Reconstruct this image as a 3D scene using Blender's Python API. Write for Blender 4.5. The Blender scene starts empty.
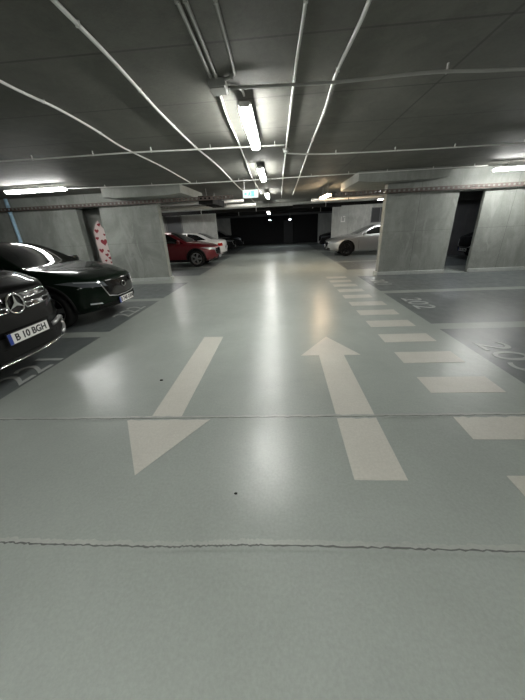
import bpy, bmesh, math, random
from mathutils import Vector, Matrix
from mathutils.bvhtree import BVHTree
random.seed(4)
C = bpy.context.scene.collection
R = math.radians

# ------------------------------------------------------------------ camera
cam_d = bpy.data.cameras.new('camera')
cam = bpy.data.objects.new('camera', cam_d); C.objects.link(cam)
f_px, cx, cy = 280.0, 262.5, 350.0
Fv = Vector((279.5 - cx, 226 - cy, f_px)).normalized()          # world +Y in (right, down, forward) camera axes
a = Vector((0.05, 1.0, 0.0)); a.z = -(a.x * Fv.x + a.y * Fv.y) / Fv.z
Dn = a.normalized()                                             # world -Z
Rt = Dn.cross(Fv)                                               # world +X
M = Matrix(((Rt.x, -Rt.y, -Rt.z), (Fv.x, -Fv.y, -Fv.z), (-Dn.x, Dn.y, Dn.z)))
cam.matrix_world = Matrix.Translation((0, 0, 1.5)) @ M.to_4x4()
cam_d.sensor_fit = 'VERTICAL'; cam_d.sensor_height = 36; cam_d.lens = 36 * f_px / 700
cam_d.clip_start = 0.02
bpy.context.scene.camera = cam

# ------------------------------------------------------------------ world, exposure
w = bpy.data.worlds.new('world'); bpy.context.scene.world = w; w.use_nodes = True
w.node_tree.nodes['Background'].inputs[0].default_value = (0.6, 0.65, 0.7, 1)
w.node_tree.nodes['Background'].inputs[1].default_value = 0.0
vs = bpy.context.scene.view_settings
vs.view_transform = 'Standard'; vs.look = 'None'; vs.gamma = 1; vs.use_curve_mapping = False
vs.exposure = 0.0
LAMP = 104.0

CEIL = 2.66

# ------------------------------------------------------------------ materials
MATS = {}
def principled(name, col, rough=0.5, metal=0.0, coat=0.0, spec=None):
    m = bpy.data.materials.new(name); m.use_nodes = True
    b = m.node_tree.nodes['Principled BSDF']
    b.inputs['Base Color'].default_value = (*col, 1)
    b.inputs['Roughness'].default_value = rough
    b.inputs['Metallic'].default_value = metal
    b.inputs['Coat Weight'].default_value = coat
    b.inputs['Coat Roughness'].default_value = 0.04
    if name in ('paint_black', 'paint_green', 'paint_dark'): b.inputs['Coat IOR'].default_value = 1.33; b.inputs['Coat Weight'].default_value = 0.6; b.inputs['Coat Roughness'].default_value = 0.02
    if spec is not None: b.inputs['Specular IOR Level'].default_value = spec
    MATS[name] = m
    return m
def N(m, t, **k):
    n = m.node_tree.nodes.new(t)
    for a_, v in k.items(): setattr(n, a_, v)
    return n
def lk(m, a_, b_): m.node_tree.links.new(a_, b_)
def mathn(m, op, x, y=None):
    n = N(m, 'ShaderNodeMath', operation=op)
    for i, v in enumerate((x, y)):
        if v is None: continue
        if isinstance(v, (int, float)): n.inputs[i].default_value = v
        else: lk(m, v, n.inputs[i])
    return n.outputs[0]
def noise(m, scale, detail=4, rough=0.6, stretch=(1, 1, 1), dist=0.0):
    g = N(m, 'ShaderNodeNewGeometry'); mp = N(m, 'ShaderNodeMapping')
    lk(m, g.outputs['Position'], mp.inputs['Vector']); mp.inputs['Scale'].default_value = stretch
    n = N(m, 'ShaderNodeTexNoise'); lk(m, mp.outputs[0], n.inputs['Vector'])
    n.inputs['Scale'].default_value = scale; n.inputs['Detail'].default_value = detail
    n.inputs['Roughness'].default_value = rough; n.inputs['Distortion'].default_value = dist
    return n.outputs['Fac']
def ramp(m, fac, stops):
    r = N(m, 'ShaderNodeValToRGB'); e = r.color_ramp.elements
    while len(e) < len(stops): e.new(0.5)
    for i, (p, c) in enumerate(stops):
        e[i].position = p; e[i].color = (*c, 1) if len(c) == 3 else c
    lk(m, fac, r.inputs[0]); return r.outputs[0]
def mix(m, fac, A, B, mode='MIX'):
    n = N(m, 'ShaderNodeMix', data_type='RGBA', blend_type=mode)
    for s, v in ((n.inputs[0], fac), (n.inputs[6], A), (n.inputs[7], B)):
        if isinstance(v, (int, float)): s.default_value = v
        elif isinstance(v, tuple): s.default_value = (*v, 1)
        else: lk(m, v, s)
    return n.outputs[2]
def line_mask(m, axis, offset, period, width):
    g = N(m, 'ShaderNodeNewGeometry'); s = N(m, 'ShaderNodeSeparateXYZ'); lk(m, g.outputs['Position'], s.inputs[0])
    v = mathn(m, 'ADD', s.outputs[axis], -offset + period * 40 + period / 2)
    v = mathn(m, 'MODULO', v, period)
    v = mathn(m, 'ABSOLUTE', mathn(m, 'SUBTRACT', v, period / 2))
    return mathn(m, 'LESS_THAN', v, width)
def coated_floor(name, col, var=0.12, rough=(0.285, 0.35)):
    m = principled(name, col, 0.3)
    b = m.node_tree.nodes['Principled BSDF']
    n1 = noise(m, 0.9, 5, 0.62, dist=0.4)
    lo = tuple(c * (1 - var) for c in col); hi = tuple(c * (1 + var) for c in col)
    base = ramp(m, n1, [(0.3, lo), (0.7, hi)])
    fine = noise(m, 60, 3, 0.7)
    base = mix(m, 0.25, base, ramp(m, fine, [(0.35, tuple(c * 0.75 for c in col)), (0.65, tuple(c * 1.2 for c in col))]))
    scuff = noise(m, 5, 8, 0.75, (1, 0.35, 1), 0.8)
    base = mix(m, ramp(m, scuff, [(0.5, (0, 0, 0)), (0.8, (0.3, 0.3, 0.3))]), base, tuple(c * 0.8 for c in col))
    lk(m, base, b.inputs['Base Color'])
    rn = noise(m, 7.0, 4, 0.6, (1, 0.6, 1), 0.2)
    rr = ramp(m, rn, [(0.3, (rough[0],) * 3), (0.7, (rough[1],) * 3)])
    lk(m, rr, b.inputs['Roughness'])
    h = mathn(m, 'ADD', mathn(m, 'MULTIPLY', noise(m, 2.4, 3, 0.5), 1.0), mathn(m, 'MULTIPLY', noise(m, 14, 5, 0.7), 0.2))
    bp = N(m, 'ShaderNodeBump'); bp.inputs['Strength'].default_value = 0.35; bp.inputs['Distance'].default_value = 0.02
    lk(m, h, bp.inputs['Height']); lk(m, bp.outputs[0], b.inputs['Normal'])
    return m
coated_floor('lane', (0.310, 0.338, 0.314))
coated_floor('bay', (0.125, 0.14, 0.14), 0.15, (0.29, 0.4))
coated_floor('stripe', (0.34, 0.36, 0.345), 0.08, (0.30, 0.42))
coated_floor('arrow_paint', (0.52, 0.51, 0.462), 0.08, (0.32, 0.45))
coated_floor('number_paint', (0.40, 0.42, 0.41), 0.25, (0.35, 0.5))
def concrete(name, col, var, lines, rough=0.8, stain=0.5):
    m = principled(name, col, rough)
    b = m.node_tree.nodes['Principled BSDF']
    n1 = noise(m, 0.8, 7, 0.65, dist=0.6)
    base = ramp(m, n1, [(0.36, tuple(c * (1 - var) for c in col)), (0.64, tuple(c * (1 + var) for c in col))])
    n2 = noise(m, 1.6, 6, 0.7, (1, 1, 0.25), 1.0)
    base = mix(m, ramp(m, n2, [(0.48, (0, 0, 0)), (0.62, (stain,) * 3)]), base, tuple(c * 0.62 for c in col))
    n4 = noise(m, 2.3, 4, 0.6, (1.4, 1, 0.5), 1.5)
    base = mix(m, ramp(m, n4, [(0.54, (0, 0, 0)), (0.62, (stain,) * 3)]), base, tuple(min(1, c * 1.35) for c in col))
    base = mix(m, 0.3, base, ramp(m, noise(m, 45, 4, 0.7), [(0.3, tuple(c * 0.7 for c in col)), (0.7, tuple(c * 1.25 for c in col))]))
    h = noise(m, 25, 6, 0.75)
    for axis, off, per, wd in lines:
        k = line_mask(m, axis, off, per, wd)
        base = mix(m, mathn(m, 'MULTIPLY', k, 0.6), base, tuple(c * 0.35 for c in col))
        h = mathn(m, 'SUBTRACT', h, mathn(m, 'MULTIPLY', k, 0.8))
    lk(m, base, b.inputs['Base Color'])
    bp = N(m, 'ShaderNodeBump'); bp.inputs['Strength'].default_value = 0.4; bp.inputs['Distance'].default_value = 0.01
    lk(m, h, bp.inputs['Height']); lk(m, bp.outputs[0], b.inputs['Normal'])
    return m
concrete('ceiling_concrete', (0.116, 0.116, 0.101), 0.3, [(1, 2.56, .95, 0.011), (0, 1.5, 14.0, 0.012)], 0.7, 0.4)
concrete('wall_concrete', (0.23, 0.242, 0.222), 0.34, [(0, 1.38, 2.45, 0.006), (2, 1.2, 2.4, 0.004)], 0.8, 0.55)
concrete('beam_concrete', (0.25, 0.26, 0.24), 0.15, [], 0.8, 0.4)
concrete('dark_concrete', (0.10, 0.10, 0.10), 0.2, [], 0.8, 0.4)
concrete('wall_pale', (0.42, 0.43, 0.41), 0.22, [(0, 1.38, 2.45, 0.006)], 0.8, 0.5)  # concrete lightened to stand in for the bright light on these walls
concrete('kerb_paint', (0.42, 0.44, 0.42), 0.12, [], 0.6, 0.3)
principled('unlit_end_black', (0.006, 0.006, 0.007), 0.7)  # near-black colour stands in for the darkness of the unlit far end
principled('panel_dark', (0.014, 0.015, 0.018), 0.5)
principled('conduit', (0.62, 0.63, 0.6), 0.4)
principled('conduit_dim', (0.32, 0.32, 0.3), 0.45)
principled('galvanised', (0.45, 0.45, 0.44), 0.45, 0.7)
principled('tray_metal', (0.11, 0.085, 0.075), 0.6, 0.2)
principled('cable_black', (0.010, 0.010, 0.010), 0.8, spec=0.1)
principled('lamp_housing', (0.6, 0.6, 0.58), 0.45)
principled('streak_blue', (0.42, 0.62, 0.80), 0.3)  # bluish streak of light put into the pipe's colour
principled('door_grey', (0.10, 0.105, 0.11), 0.5)
principled('steel_frame', (0.2, 0.2, 0.2), 0.4, 0.5)
principled('paper', (0.75, 0.75, 0.73), 0.7)
principled('heart_red', (0.20, 0.012, 0.02), 0.6)
principled('banner', (0.50, 0.42, 0.40), 0.8)
principled('crack', (0.12, 0.125, 0.12), 0.8)
coated_floor('joint_fill', (0.355, 0.372, 0.345), 0.3, (.3, .45))
principled('green_pict', (0.12, 0.45, 0.40), 0.5)
def emit(name, col, s):
    m = bpy.data.materials.new(name); m.use_nodes = True
    nt = m.node_tree; nt.nodes.remove(nt.nodes['Principled BSDF'])
    e = nt.nodes.new('ShaderNodeEmission'); e.inputs[0].default_value = (*col, 1); e.inputs[1].default_value = s
    nt.links.new(e.outputs[0], nt.nodes['Material Output'].inputs[0]); MATS[name] = m
emit('lamp_cool', (1.0, 1.0, 0.95), LAMP)
emit('lamp_side', (1.0, 1.0, 0.97), LAMP * 0.8)
emit('lamp_warm', (1.0, 0.72, 0.45), LAMP * 0.9)
emit('lamp_far', (0.9, 0.95, 1.0), LAMP * 0.25)
emit('sign_lit', (0.72, 0.95, 0.90), 1.4)
# car materials
principled('paint_black', (0.002, 0.002, 0.0023), 0.5, 0.0, 1.0, 0.05)
principled('paint_green', (0.002, 0.006, 0.003), 0.5, 0.0, 1.0, 0.05)
principled('paint_red', (0.11, 0.003, 0.008), 0.4, 0.2, 0.7)
principled('paint_white', (0.62, 0.62, 0.60), 0.3, 0.0, 1.0)
principled('paint_grey', (0.40, 0.41, 0.41), 0.32, 0.6, 1.0)
principled('paint_dark', (0.006, 0.006, 0.007), 0.5, 0.0, 1.0, 0.05)
principled('glass', (0.004, 0.005, 0.005), 0.04, 0.0, 0.0)
principled('trim_black', (0.006, 0.006, 0.006), 0.6, spec=0.2)
principled('gloss_black', (0.008, 0.008, 0.008), 0.15)
principled('chrome', (0.75, 0.75, 0.76), 0.12, 1.0)
principled('silver', (0.42, 0.42, 0.42), 0.35, 0.8)
principled('tyre', (0.010, 0.010, 0.010), 0.8, spec=0.2)
principled('rim', (0.40, 0.40, 0.41), 0.3, 0.8)
principled('rim_dark', (0.03, 0.03, 0.032), 0.35, 0.6)
principled('lamp_lens', (0.10, 0.11, 0.12), 0.06, 0.3, 1.0)
principled('lamp_lens_bright', (0.55, 0.57, 0.6), 0.08, 0.5, 1.0)
principled('tail_red', (0.35, 0.01, 0.01), 0.1, 0, 1.0)
principled('plate_white', (0.72, 0.72, 0.70), 0.4)
principled('plate_blue', (0.02, 0.05, 0.28), 0.4)
principled('plate_black', (0.01, 0.01, 0.012), 0.5)

# ------------------------------------------------------------------ helpers
class MB:
    def __init__(s): s.bm = bmesh.new()
    def box(s, x0, x1, y0, y1, z0, z1, bev=0.0):
        r = bmesh.ops.create_cube(s.bm, size=1)
        for v in r['verts']:
            v.co = Vector(((x0 + x1) / 2 + v.co.x * (x1 - x0), (y0 + y1) / 2 + v.co.y * (y1 - y0), (z0 + z1) / 2 + v.co.z * (z1 - z0)))
        if bev:
            es = list({e for v in r['verts'] for e in v.link_edges})
            bmesh.ops.bevel(s.bm, geom=es, offset=bev, segments=2, affect='EDGES', profile=0.5)
        return s
    def tube(s, pts, r, n=8):
        pts = [Vector(p) for p in pts]; rings = []
        for i, p in enumerate(pts):
            d = (pts[min(i + 1, len(pts) - 1)] - pts[max(i - 1, 0)]).normalized()
            up = Vector((0, 0, 1)) if abs(d.z) < 0.9 else Vector((1, 0, 0))
            u = d.cross(up).normalized(); v = d.cross(u)
            rings.append([s.bm.verts.new(p + (u * math.cos(t) + v * math.sin(t)) * r) for t in [2 * math.pi * k / n for k in range(n)]])
        for A, B in zip(rings, rings[1:]):
            for k in range(n): s.bm.faces.new((A[k], A[(k + 1) % n], B[(k + 1) % n], B[k]))
        s.bm.faces.new(rings[0][::-1]); s.bm.faces.new(rings[-1])
        return s
    def prism(s, poly, z0, z1, f=None):
        """extrude polygon (u,v) between heights; f maps (u,v,h) to a point"""
        f = f or (lambda u, v, h: (u, v, h))
        A = [s.bm.verts.new(f(u, v, z0)) for u, v in poly]; B = [s.bm.verts.new(f(u, v, z1)) for u, v in poly]
        n = len(poly)
        s.bm.faces.new(A[::-1]); s.bm.faces.new(B)
        for k in range(n): s.bm.faces.new((A[k], A[(k + 1) % n], B[(k + 1) % n], B[k]))
        return s
    def lathe(s, prof, n=32, axis='y', close=False):
        rings = []
        for r, h in prof:
            rg = []
            for k in range(n):
                t = 2 * math.pi * k / n
                p = (r * math.cos(t), h, r * math.sin(t)) if axis == 'y' else (r * math.cos(t), r * math.sin(t), h) if axis == 'z' else (h, r * math.cos(t), r * math.sin(t))
                rg.append(s.bm.verts.new(p))
            rings.append(rg)
        prs = list(zip(rings, rings[1:])) + ([(rings[-1], rings[0])] if close else [])
        for A, B in prs:
            for k in range(n): s.bm.faces.new((A[k], A[(k + 1) % n], B[(k + 1) % n], B[k]))
        if not close:
            s.bm.faces.new(rings[0][::-1]); s.bm.faces.new(rings[-1])
        return s
    def build(s, name, mat, parent=None, smooth=False, loc=None):
        bmesh.ops.recalc_face_normals(s.bm, faces=s.bm.faces)
        me = bpy.data.meshes.new(name); s.bm.to_mesh(me); s.bm.free()
        if smooth:
            for p in me.polygons: p.use_smooth = True
        for m_ in (mat if isinstance(mat, (list, tuple)) else [mat]): me.materials.append(MATS[m_])
        o = bpy.data.objects.new(name, me); C.objects.link(o)
        if parent: o.parent = parent
        if loc: o.location = loc
        return o
def empty(name, loc=(0, 0, 0), rz=0):
    o = bpy.data.objects.new(name, None); C.objects.link(o); o.location = loc; o.rotation_euler.z = rz
    o.empty_display_size = 0.1
    return o
def tag(o, label, cat, group=None):
    o['label'] = label; o['category'] = cat
    if group: o['group'] = group
    return o
def structure(o): o['kind'] = 'structure'; return o
def copy_tree(o, parent=None):
    c = o.copy(); C.objects.link(c); c.parent = parent
    for ch in list(o.children): copy_tree(ch, c)
    return c
def text_mesh(name, txt, size, mat, parent, matrix, extrude=0.001, sx=1.0, bold=0.0):
    cu = bpy.data.curves.new(name, 'FONT'); cu.body = txt; cu.size = size; cu.extrude = extrude
    cu.align_x = 'CENTER'; cu.align_y = 'CENTER'; cu.offset = bold
    t = bpy.data.objects.new(name, cu); C.objects.link(t)
    dg = bpy.context.evaluated_depsgraph_get(); dg.update()
    me = bpy.data.meshes.new_from_object(t.evaluated_get(dg))
    bpy.data.objects.remove(t); 
    me.transform(matrix @ Matrix.Diagonal((sx, 1, 1, 1)))
    me.materials.clear(); me.materials.append(MATS[mat]); me.name = name
    o = bpy.data.objects.new(name, me); C.objects.link(o)
    if parent: o.parent = parent
    return o

# ------------------------------------------------------------------ setting
XL, XR, YB, YE = -12.5, 12.5, -5.0, 27.6
# floor: one slab, lane coat with darker bays laid in it
bm = bmesh.new()
xs = [XL, -9.3, -2.9, 2.33, 8.7, XR]
ys = [YB, -3.1, -0.9, -0.65, 1.6, 1.85, 4.05, 4.30, 6.45, 6.70, 8.80, 10.2, 12.35, 12.6, 14.7, 14.95, 17.3, 18.5, 20.8, 21.05, 23.2, 23.45, 25.6, YE]
dark_rows = {(-3.1, -0.9), (-0.65, 1.6), (1.85, 4.05), (4.30, 6.45), (6.70, 8.80), (10.2, 12.35), (12.6, 14.7), (14.95, 17.3), (18.5, 20.8), (21.05, 23.2), (23.45, 25.6)}
V = [[bm.verts.new((x, y, 0)) for y in ys] for x in xs]
for i in range(len(xs) - 1):
    for j in range(len(ys) - 1):
        fc = bm.faces.new((V[i][j], V[i + 1][j], V[i + 1][j + 1], V[i][j + 1]))
        if i in (1, 3) and (ys[j], ys[j + 1]) in dark_rows: fc.material_index = 1
ret = bmesh.ops.extrude_face_region(bm, geom=list(bm.faces))
for v in ret['geom']:
    if isinstance(v, bmesh.types.BMVert): v.co.z -= 0.2
m_ = MB(); m_.bm.free(); m_.bm = bm
structure(m_.build('floor', ['lane', 'bay']))
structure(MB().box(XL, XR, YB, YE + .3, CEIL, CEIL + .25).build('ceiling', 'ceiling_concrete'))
structure(MB().box(XL - .2, XL, YB, YE + .3, 0, CEIL).build('wall_left', 'wall_concrete'))
structure(MB().box(XR, XR + .2, YB, YE + .3, 0, CEIL).build('wall_right', 'wall_concrete'))
structure(MB().box(XL, XR, YB - .2, YB, 0, CEIL).build('wall_front', 'wall_concrete'))
structure(MB().box(XL, XR, YE, YE + .3, 0, CEIL).build('wall_back', 'unlit_end_black'))
# cross walls that divide the bays into modules
structure(MB().box(XL, -6.35, 9.45, 9.70, 0, CEIL).box(-6.35, -5.60, 9.45, 9.70, 2.30, CEIL).box(-5.60, -3.73, 9.45, 9.70, 0, CEIL)
          .build('wall_left_near', 'wall_concrete'))
structure(MB().box(-6.75, -5.2, 10.35, 10.45, 0, CEIL).box(-6.75, -6.65, 9.70, 10.35, 0, CEIL).box(-5.3, -5.2, 9.70, 10.35, 0, CEIL).build('wall_niche', 'beam_concrete'))
structure(MB().box(2.93, 4.83, 8.85, 9.10, 0, CEIL).box(4.83, 5.50, 8.85, 9.05, 2.13, CEIL).box(5.50, XR, 8.85, 8.95, 0, CEIL)
          .build('wall_right_near', 'wall_concrete'))
# unlit room behind the doorway
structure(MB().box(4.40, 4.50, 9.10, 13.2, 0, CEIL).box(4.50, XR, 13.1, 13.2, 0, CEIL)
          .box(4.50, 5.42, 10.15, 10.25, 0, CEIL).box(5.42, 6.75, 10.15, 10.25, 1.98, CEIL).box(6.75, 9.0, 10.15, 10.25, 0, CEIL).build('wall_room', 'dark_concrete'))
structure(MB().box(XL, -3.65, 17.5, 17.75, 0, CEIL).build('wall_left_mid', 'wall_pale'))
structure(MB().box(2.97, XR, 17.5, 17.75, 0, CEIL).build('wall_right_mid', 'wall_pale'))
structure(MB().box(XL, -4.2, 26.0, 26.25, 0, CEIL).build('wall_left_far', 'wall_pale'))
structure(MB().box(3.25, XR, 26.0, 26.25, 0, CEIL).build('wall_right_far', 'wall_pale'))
structure(MB().box(XL, -6.35, 9.39, 9.45, 0, .10, .008).box(-5.60, -3.69, 9.39, 9.45, 0, .10, .008).box(-3.73, -3.67, 9.45, 9.70, 0, .10, .008).build('baseboard_left', 'kerb_paint'))
structure(MB().box(2.89, 4.83, 8.79, 8.85, 0, .10, .008).box(5.50, XR, 8.79, 8.85, 0, .10, .008).box(2.87, 2.93, 8.85, 9.10, 0, .10, .008).build('baseboard_right', 'kerb_paint'))
# downstand drop panels and cross beams
def drop(x0, x1, y0, y1, name):
    b = MB().prism([(x0, CEIL), (x1, CEIL), (x1, CEIL - .21), (x1 - .35, CEIL - .25), (x0 + .35, CEIL - .25), (x0, CEIL - .21)], y0, y1, lambda u, v, h: (u, h, v))
    return structure(b.build(name, 'beam_concrete'))
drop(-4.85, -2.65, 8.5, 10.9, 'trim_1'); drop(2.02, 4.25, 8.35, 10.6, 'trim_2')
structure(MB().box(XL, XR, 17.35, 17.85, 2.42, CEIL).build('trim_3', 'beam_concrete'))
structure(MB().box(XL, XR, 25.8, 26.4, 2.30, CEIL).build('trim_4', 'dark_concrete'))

# floor joints: a ragged crack with a raised filler lip
def joint(pts, n, name, wide=1.0):
    line = []
    for (x0, y0), (x1, y1) in zip(pts, pts[1:]):
        for k in range(n): t = k / n; line.append((x0 + (x1 - x0) * t, y0 + (y1 - y0) * t))
    line.append(pts[-1])
    rnd = random.Random(int(pts[0][1] * 100)); J = [(x, y, rnd.uniform(-.004, .004), rnd.uniform(.0035, .008), rnd.uniform(.006, .016) * wide) for x, y in line]
    def strip(lo, hi, z, mat, nm, zb):
        b = MB()
        bm_ = b.bm
        A = [bm_.verts.new((x, y + j + lo(a_, c_), zb)) for x, y, j, a_, c_ in J]; B = [bm_.verts.new((x, y + j + hi(a_, c_), z)) for x, y, j, a_, c_ in J]
        for k in range(len(J) - 1): bm_.faces.new((A[k], A[k + 1], B[k + 1], B[k]))
        return b.build(nm, mat)
    e = empty(name, (0, 0, 0)); structure(e)
    s1 = strip(lambda a_, c_: -a_, lambda a_, c_: a_ * .4, .0045, 'crack', 'crack_line', .0042); s1.parent = e
    s2 = strip(lambda a_, c_: a_ * .4, lambda a_, c_: c_ * .8 + .010, .0035, 'joint_fill', 'filler_lip', .0046); s2.parent = e
    s3 = strip(lambda a_, c_: -c_ - .004, lambda a_, c_: -a_, .0042, 'lane', 'filler_lip', .0030); s3.parent = e
joint([(-9.3, 1.87), (-2.57, 1.94), (-.18, 1.965), (1.97, 1.99), (9, 2.03)], 60, 'trim_5', 1.9)
joint([(-9.3, .80), (-1.55, .885), (-.7, .885), (-.12, .912), (1.15, .915), (9, .95)], 60, 'trim_6', 1.9)

# ------------------------------------------------------------------ floor markings
def flat(name, poly, mat, label, cat, group=None, z=.0025):
    cxm = sum(p[0] for p in poly) / len(poly); cym = sum(p[1] for p in poly) / len(poly)
    o = MB().prism([(x - cxm, y - cym) for x, y in poly], 0.0002, z).build(name, mat, loc=(cxm, cym, 0))
    return tag(o, label, cat, group)
flat('painted_arrow', [(.445, 1.325), (.775, 1.325), (.765, 3.2), (.97, 3.2), (.64, 3.84), (.235, 3.2), (.46, 3.2)], 'arrow_paint',
     'cream arrow painted on the lane floor, pointing away into the garage', 'floor arrow', 'painted lane arrows')
flat('painted_arrow', [(-1.175, 3.93), (-.885, 3.93), (-.895, 1.985), (-.60, 1.985), (-1.01, 1.34), (-1.40, 1.985), (-1.165, 1.985)], 'arrow_paint',
     'cream arrow painted on the lane floor, pointing back towards the viewer', 'floor arrow', 'painted lane arrows')
k = 0
y = 1.07 + .0
names = ['nearest dash, cut by the right edge of the photo', 'second nearest dash, just before the floor joint']
ylist = [0.74 + .625 * i for i in range(17)]
ords = ['cut by the photo edge', 'just this side of the floor joint', 'first beyond the floor joint',
        'third beyond the floor joint', 'fourth beyond the floor joint', 'fifth beyond the floor joint', 'sixth beyond the floor joint', 'seventh beyond the floor joint',
        'eighth beyond the floor joint', 'ninth beyond the floor joint', 'tenth beyond the floor joint', 'beside the end of the concrete wall', 'farthest of the row']
for i in range(13):
    y0 = 1.07 + .628 * i
    x1 = 2.06 if i < 8 else 1.98
    flat('painted_dash', [(1.39, y0), (x1, y0), (x1, y0 + .30), (1.39, y0 + .30)], 'arrow_paint',
         'cream dash painted right of the lane, ' + ords[i], 'floor marking', 'dashes along the right bays')
def number(txt, x, y, side, label):
    rz = math.pi / 2 if side < 0 else -math.pi / 2
    o = text_mesh('bay_number', txt, .53, 'number_paint', None, Matrix.Rotation(rz, 4, 'Z'), extrude=.0012, sx=1.05)
    o.location = (x, y, .0014)
    return tag(o, label, 'bay number', 'numbers painted in the bays')
number('221', -3.10, 2.95, -1, 'pale number 221 painted in front of the black SUV')
number('222', -3.16, 5.55, -1, 'pale number 222 painted in front of the dark green car')
number('203', 2.63, 3.10, 1, 'pale number 203 painted in the nearest right bay')
number('202', 2.66, 5.55, 1, 'pale number 202 painted in the second right bay')
number('201', 2.66, 7.75, 1, 'pale number 201 painted in the bay beside the right wall')

for dx, dy, sz, lb in [(-1.33, 2.62, .016, 'dark crumb of grit on the floor left of the down arrow'), (-.30, 1.21, .009, 'tiny dark speck on the floor between the two joints')]:
    b = MB(); bmesh.ops.create_icosphere(b.bm, subdivisions=2, radius=sz)
    for v in b.bm.verts: v.co = Vector((v.co.x * random.uniform(1.0, 1.4), v.co.y * random.uniform(.7, 1), v.co.z * .35 + sz * .35))
    tag(b.build('grit', 'cable_black', loc=(dx, dy, .0015)), lb, 'debris')
# ------------------------------------------------------------------ lamps
def lamp(loc, rz, mat, label, length=1.5, drop_=0.0, group='tube lights'):
    e = empty('tube_light', loc, rz); h = length / 2
    MB().box(-.064, .064, -h, h, -.044, -.022, .006).box(-.02, .02, -h * .8, -h * .7, -.02, .0).box(-.02, .02, h * .7, h * .8, -.02, .0).build('housing', 'lamp_housing', e)
    b = MB(); b.box(-.056, .056, -h + .008, h - .008, -.105, -.040, .022).build('diffuser', mat, e, True)
    b = MB(); b.box(-.05, .05, -h - .004, -h + .008, -.062, -.016, .003); b.build('end_cap', 'lamp_housing', e)
    b = MB(); b.box(-.05, .05, h - .008, h + .004, -.062, -.016, .003); b.build('end_cap', 'lamp_housing', e)
    if drop_ > .01:
        for s in (-.5, .5): MB().tube([(0, s * h * 1.2, -.01), (0, s * h * 1.2, drop_)], .006, 6).build('hanger', 'galvanised', e)
    return tag(e, label, 'ceiling light', group)
zt = CEIL - .05
lamp((-.31, 4.08, zt), 0, 'lamp_cool', 'nearest bright tube light on the ceiling above the lane', 1.45, .05)
lamp((-.36, 7.2, zt), 0, 'lamp_cool', 'second tube light above the lane, beyond the nearest one', 1.45, .05)
lamp((-.42, 11.6, zt - .02), 0, 'lamp_cool', 'third tube light above the lane, just past the green exit sign', 1.45, .04)
lamp((-.55, 16.2, 2.22), 0, 'lamp_cool', 'small tube light hanging low above the middle of the far lane', 1.3, CEIL - 2.22)
lamp((-.72, 23.5, 2.02), 0, 'lamp_far', 'tiny lamp in front of the unlit far end, left of its twin', 1.0, CEIL - 2.02)
lamp((.80, 23.5, 1.99), 0, 'lamp_far', 'tiny lamp in front of the unlit far end, right of its twin', 1.0, CEIL - 1.99)
lamp((-5.80, 7.35, zt), R(90), 'lamp_side', 'long tube light crosswise above the parked dark green car', 1.5, .05)
lamp((5.78, 8.0, zt - .06), R(90), 'lamp_side', 'long tube light crosswise by the right doorway, cut by the photo edge', 1.5, .08)
lamp((-5.75, 14.1, 2.50), R(90), 'lamp_side', 'tube light above the red car behind the left concrete wall', 1.5, CEIL - 2.50)
lamp((5.2, 14.6, 2.44), R(90), 'lamp_side', 'tube light above the grey coupe behind the right concrete wall', 1.5, CEIL - 2.44)
lamp((1.58, 11.0, 2.42), R(4), 'lamp_warm', 'warm glowing tube light above the lane before the grey coupe', 1.3, CEIL - 2.42)
lamp((6.3, 11.3, 2.5), R(90), 'lamp_far', 'added dim fill light in the dark room behind the right doorway', 1.2, CEIL - 2.5)  # unseen lamp added to lift the dark room
lamp((-.30, -.75, zt), 0, 'lamp_cool', 'unseen tube light above the viewer over the lane', 1.45, .05)  # this lamp and those after it are unseen, added to carry the room light
lamp((-.30, -3.6, zt), 0, 'lamp_cool', 'unseen tube light behind the viewer over the lane', 1.45, .05)
lamp((-6.0, -.5, zt), R(90), 'lamp_side', 'unseen tube light above the left bays behind the viewer', 1.5, .05)
lamp((5.8, 1.0, zt), R(90), 'lamp_side', 'unseen tube light above the right bays behind the viewer', 1.5, .05)

# ------------------------------------------------------------------ conduits on the ceiling
def conduit(pts, r, label, mat='conduit', z=None, clips=True, name='conduit', grp='ceiling conduits'):
    z = CEIL - r - .006 if z is None else z
    e = empty(name, (pts[0][0], pts[0][1], z))
    P = [Vector((p[0] - pts[0][0], p[1] - pts[0][1], (p[2] - z) if len(p) > 2 else 0)) for p in pts]
    Q = []
    for i in range(len(P) - 1):
        for t in range(6):
            u = t / 6; p0, p1, p2, p3 = P[max(i - 1, 0)], P[i], P[i + 1], P[min(i + 2, len(P) - 1)]
            Q.append(.5 * ((2 * p1) + (p2 - p0) * u + (2 * p0 - 5 * p1 + 4 * p2 - p3) * u * u + (3 * p1 - p0 - 3 * p2 + p3) * u ** 3))
    Q.append(P[-1])
    MB().tube(Q, r).build('tube', mat, e, True)
    if clips:
        acc = 0
        for A, B in zip(Q, Q[1:]):
            acc += (B - A).length
            if acc > .85:
                acc = 0; d = (B - A).normalized(); n = Vector((-d.y, d.x, 0))
                b = MB(); b.box(-.005, .005, -r - .001, r + .001, -r - .001, CEIL - z - .002, .001)
                o = b.build('clip', mat, e); o.location = B; o.rotation_euler.z = math.atan2(d.y, d.x)
    return tag(e, label, 'conduit', grp)
conduit([(-1.16, 1.2), (-1.165, 2.4), (-1.19, 2.99), (-1.225, 3.7), (-1.235, 4.98), (-1.19, 6.59), (-1.22, 9.5), (-1.2, 12), (-1.22, 16)], .013, 'pale wavy conduit along the ceiling, left of the lane lights')
conduit([(-2.15, 1.2), (-2.17, 2.75), (-2.13, 3.32), (-2.16, 3.98), (-2.24, 4.8), (-2.22, 6.1), (-2.3, 8.3)], .012, 'leftmost pale lengthwise conduit, running down over the left bays edge')
conduit([(.18, 1.2), (.17, 2.22), (.15, 3.11), (.13, 5.49), (.11, 9.18), (.11, 14)], .012, 'pale lengthwise conduit carrying the round smoke detector')
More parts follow.
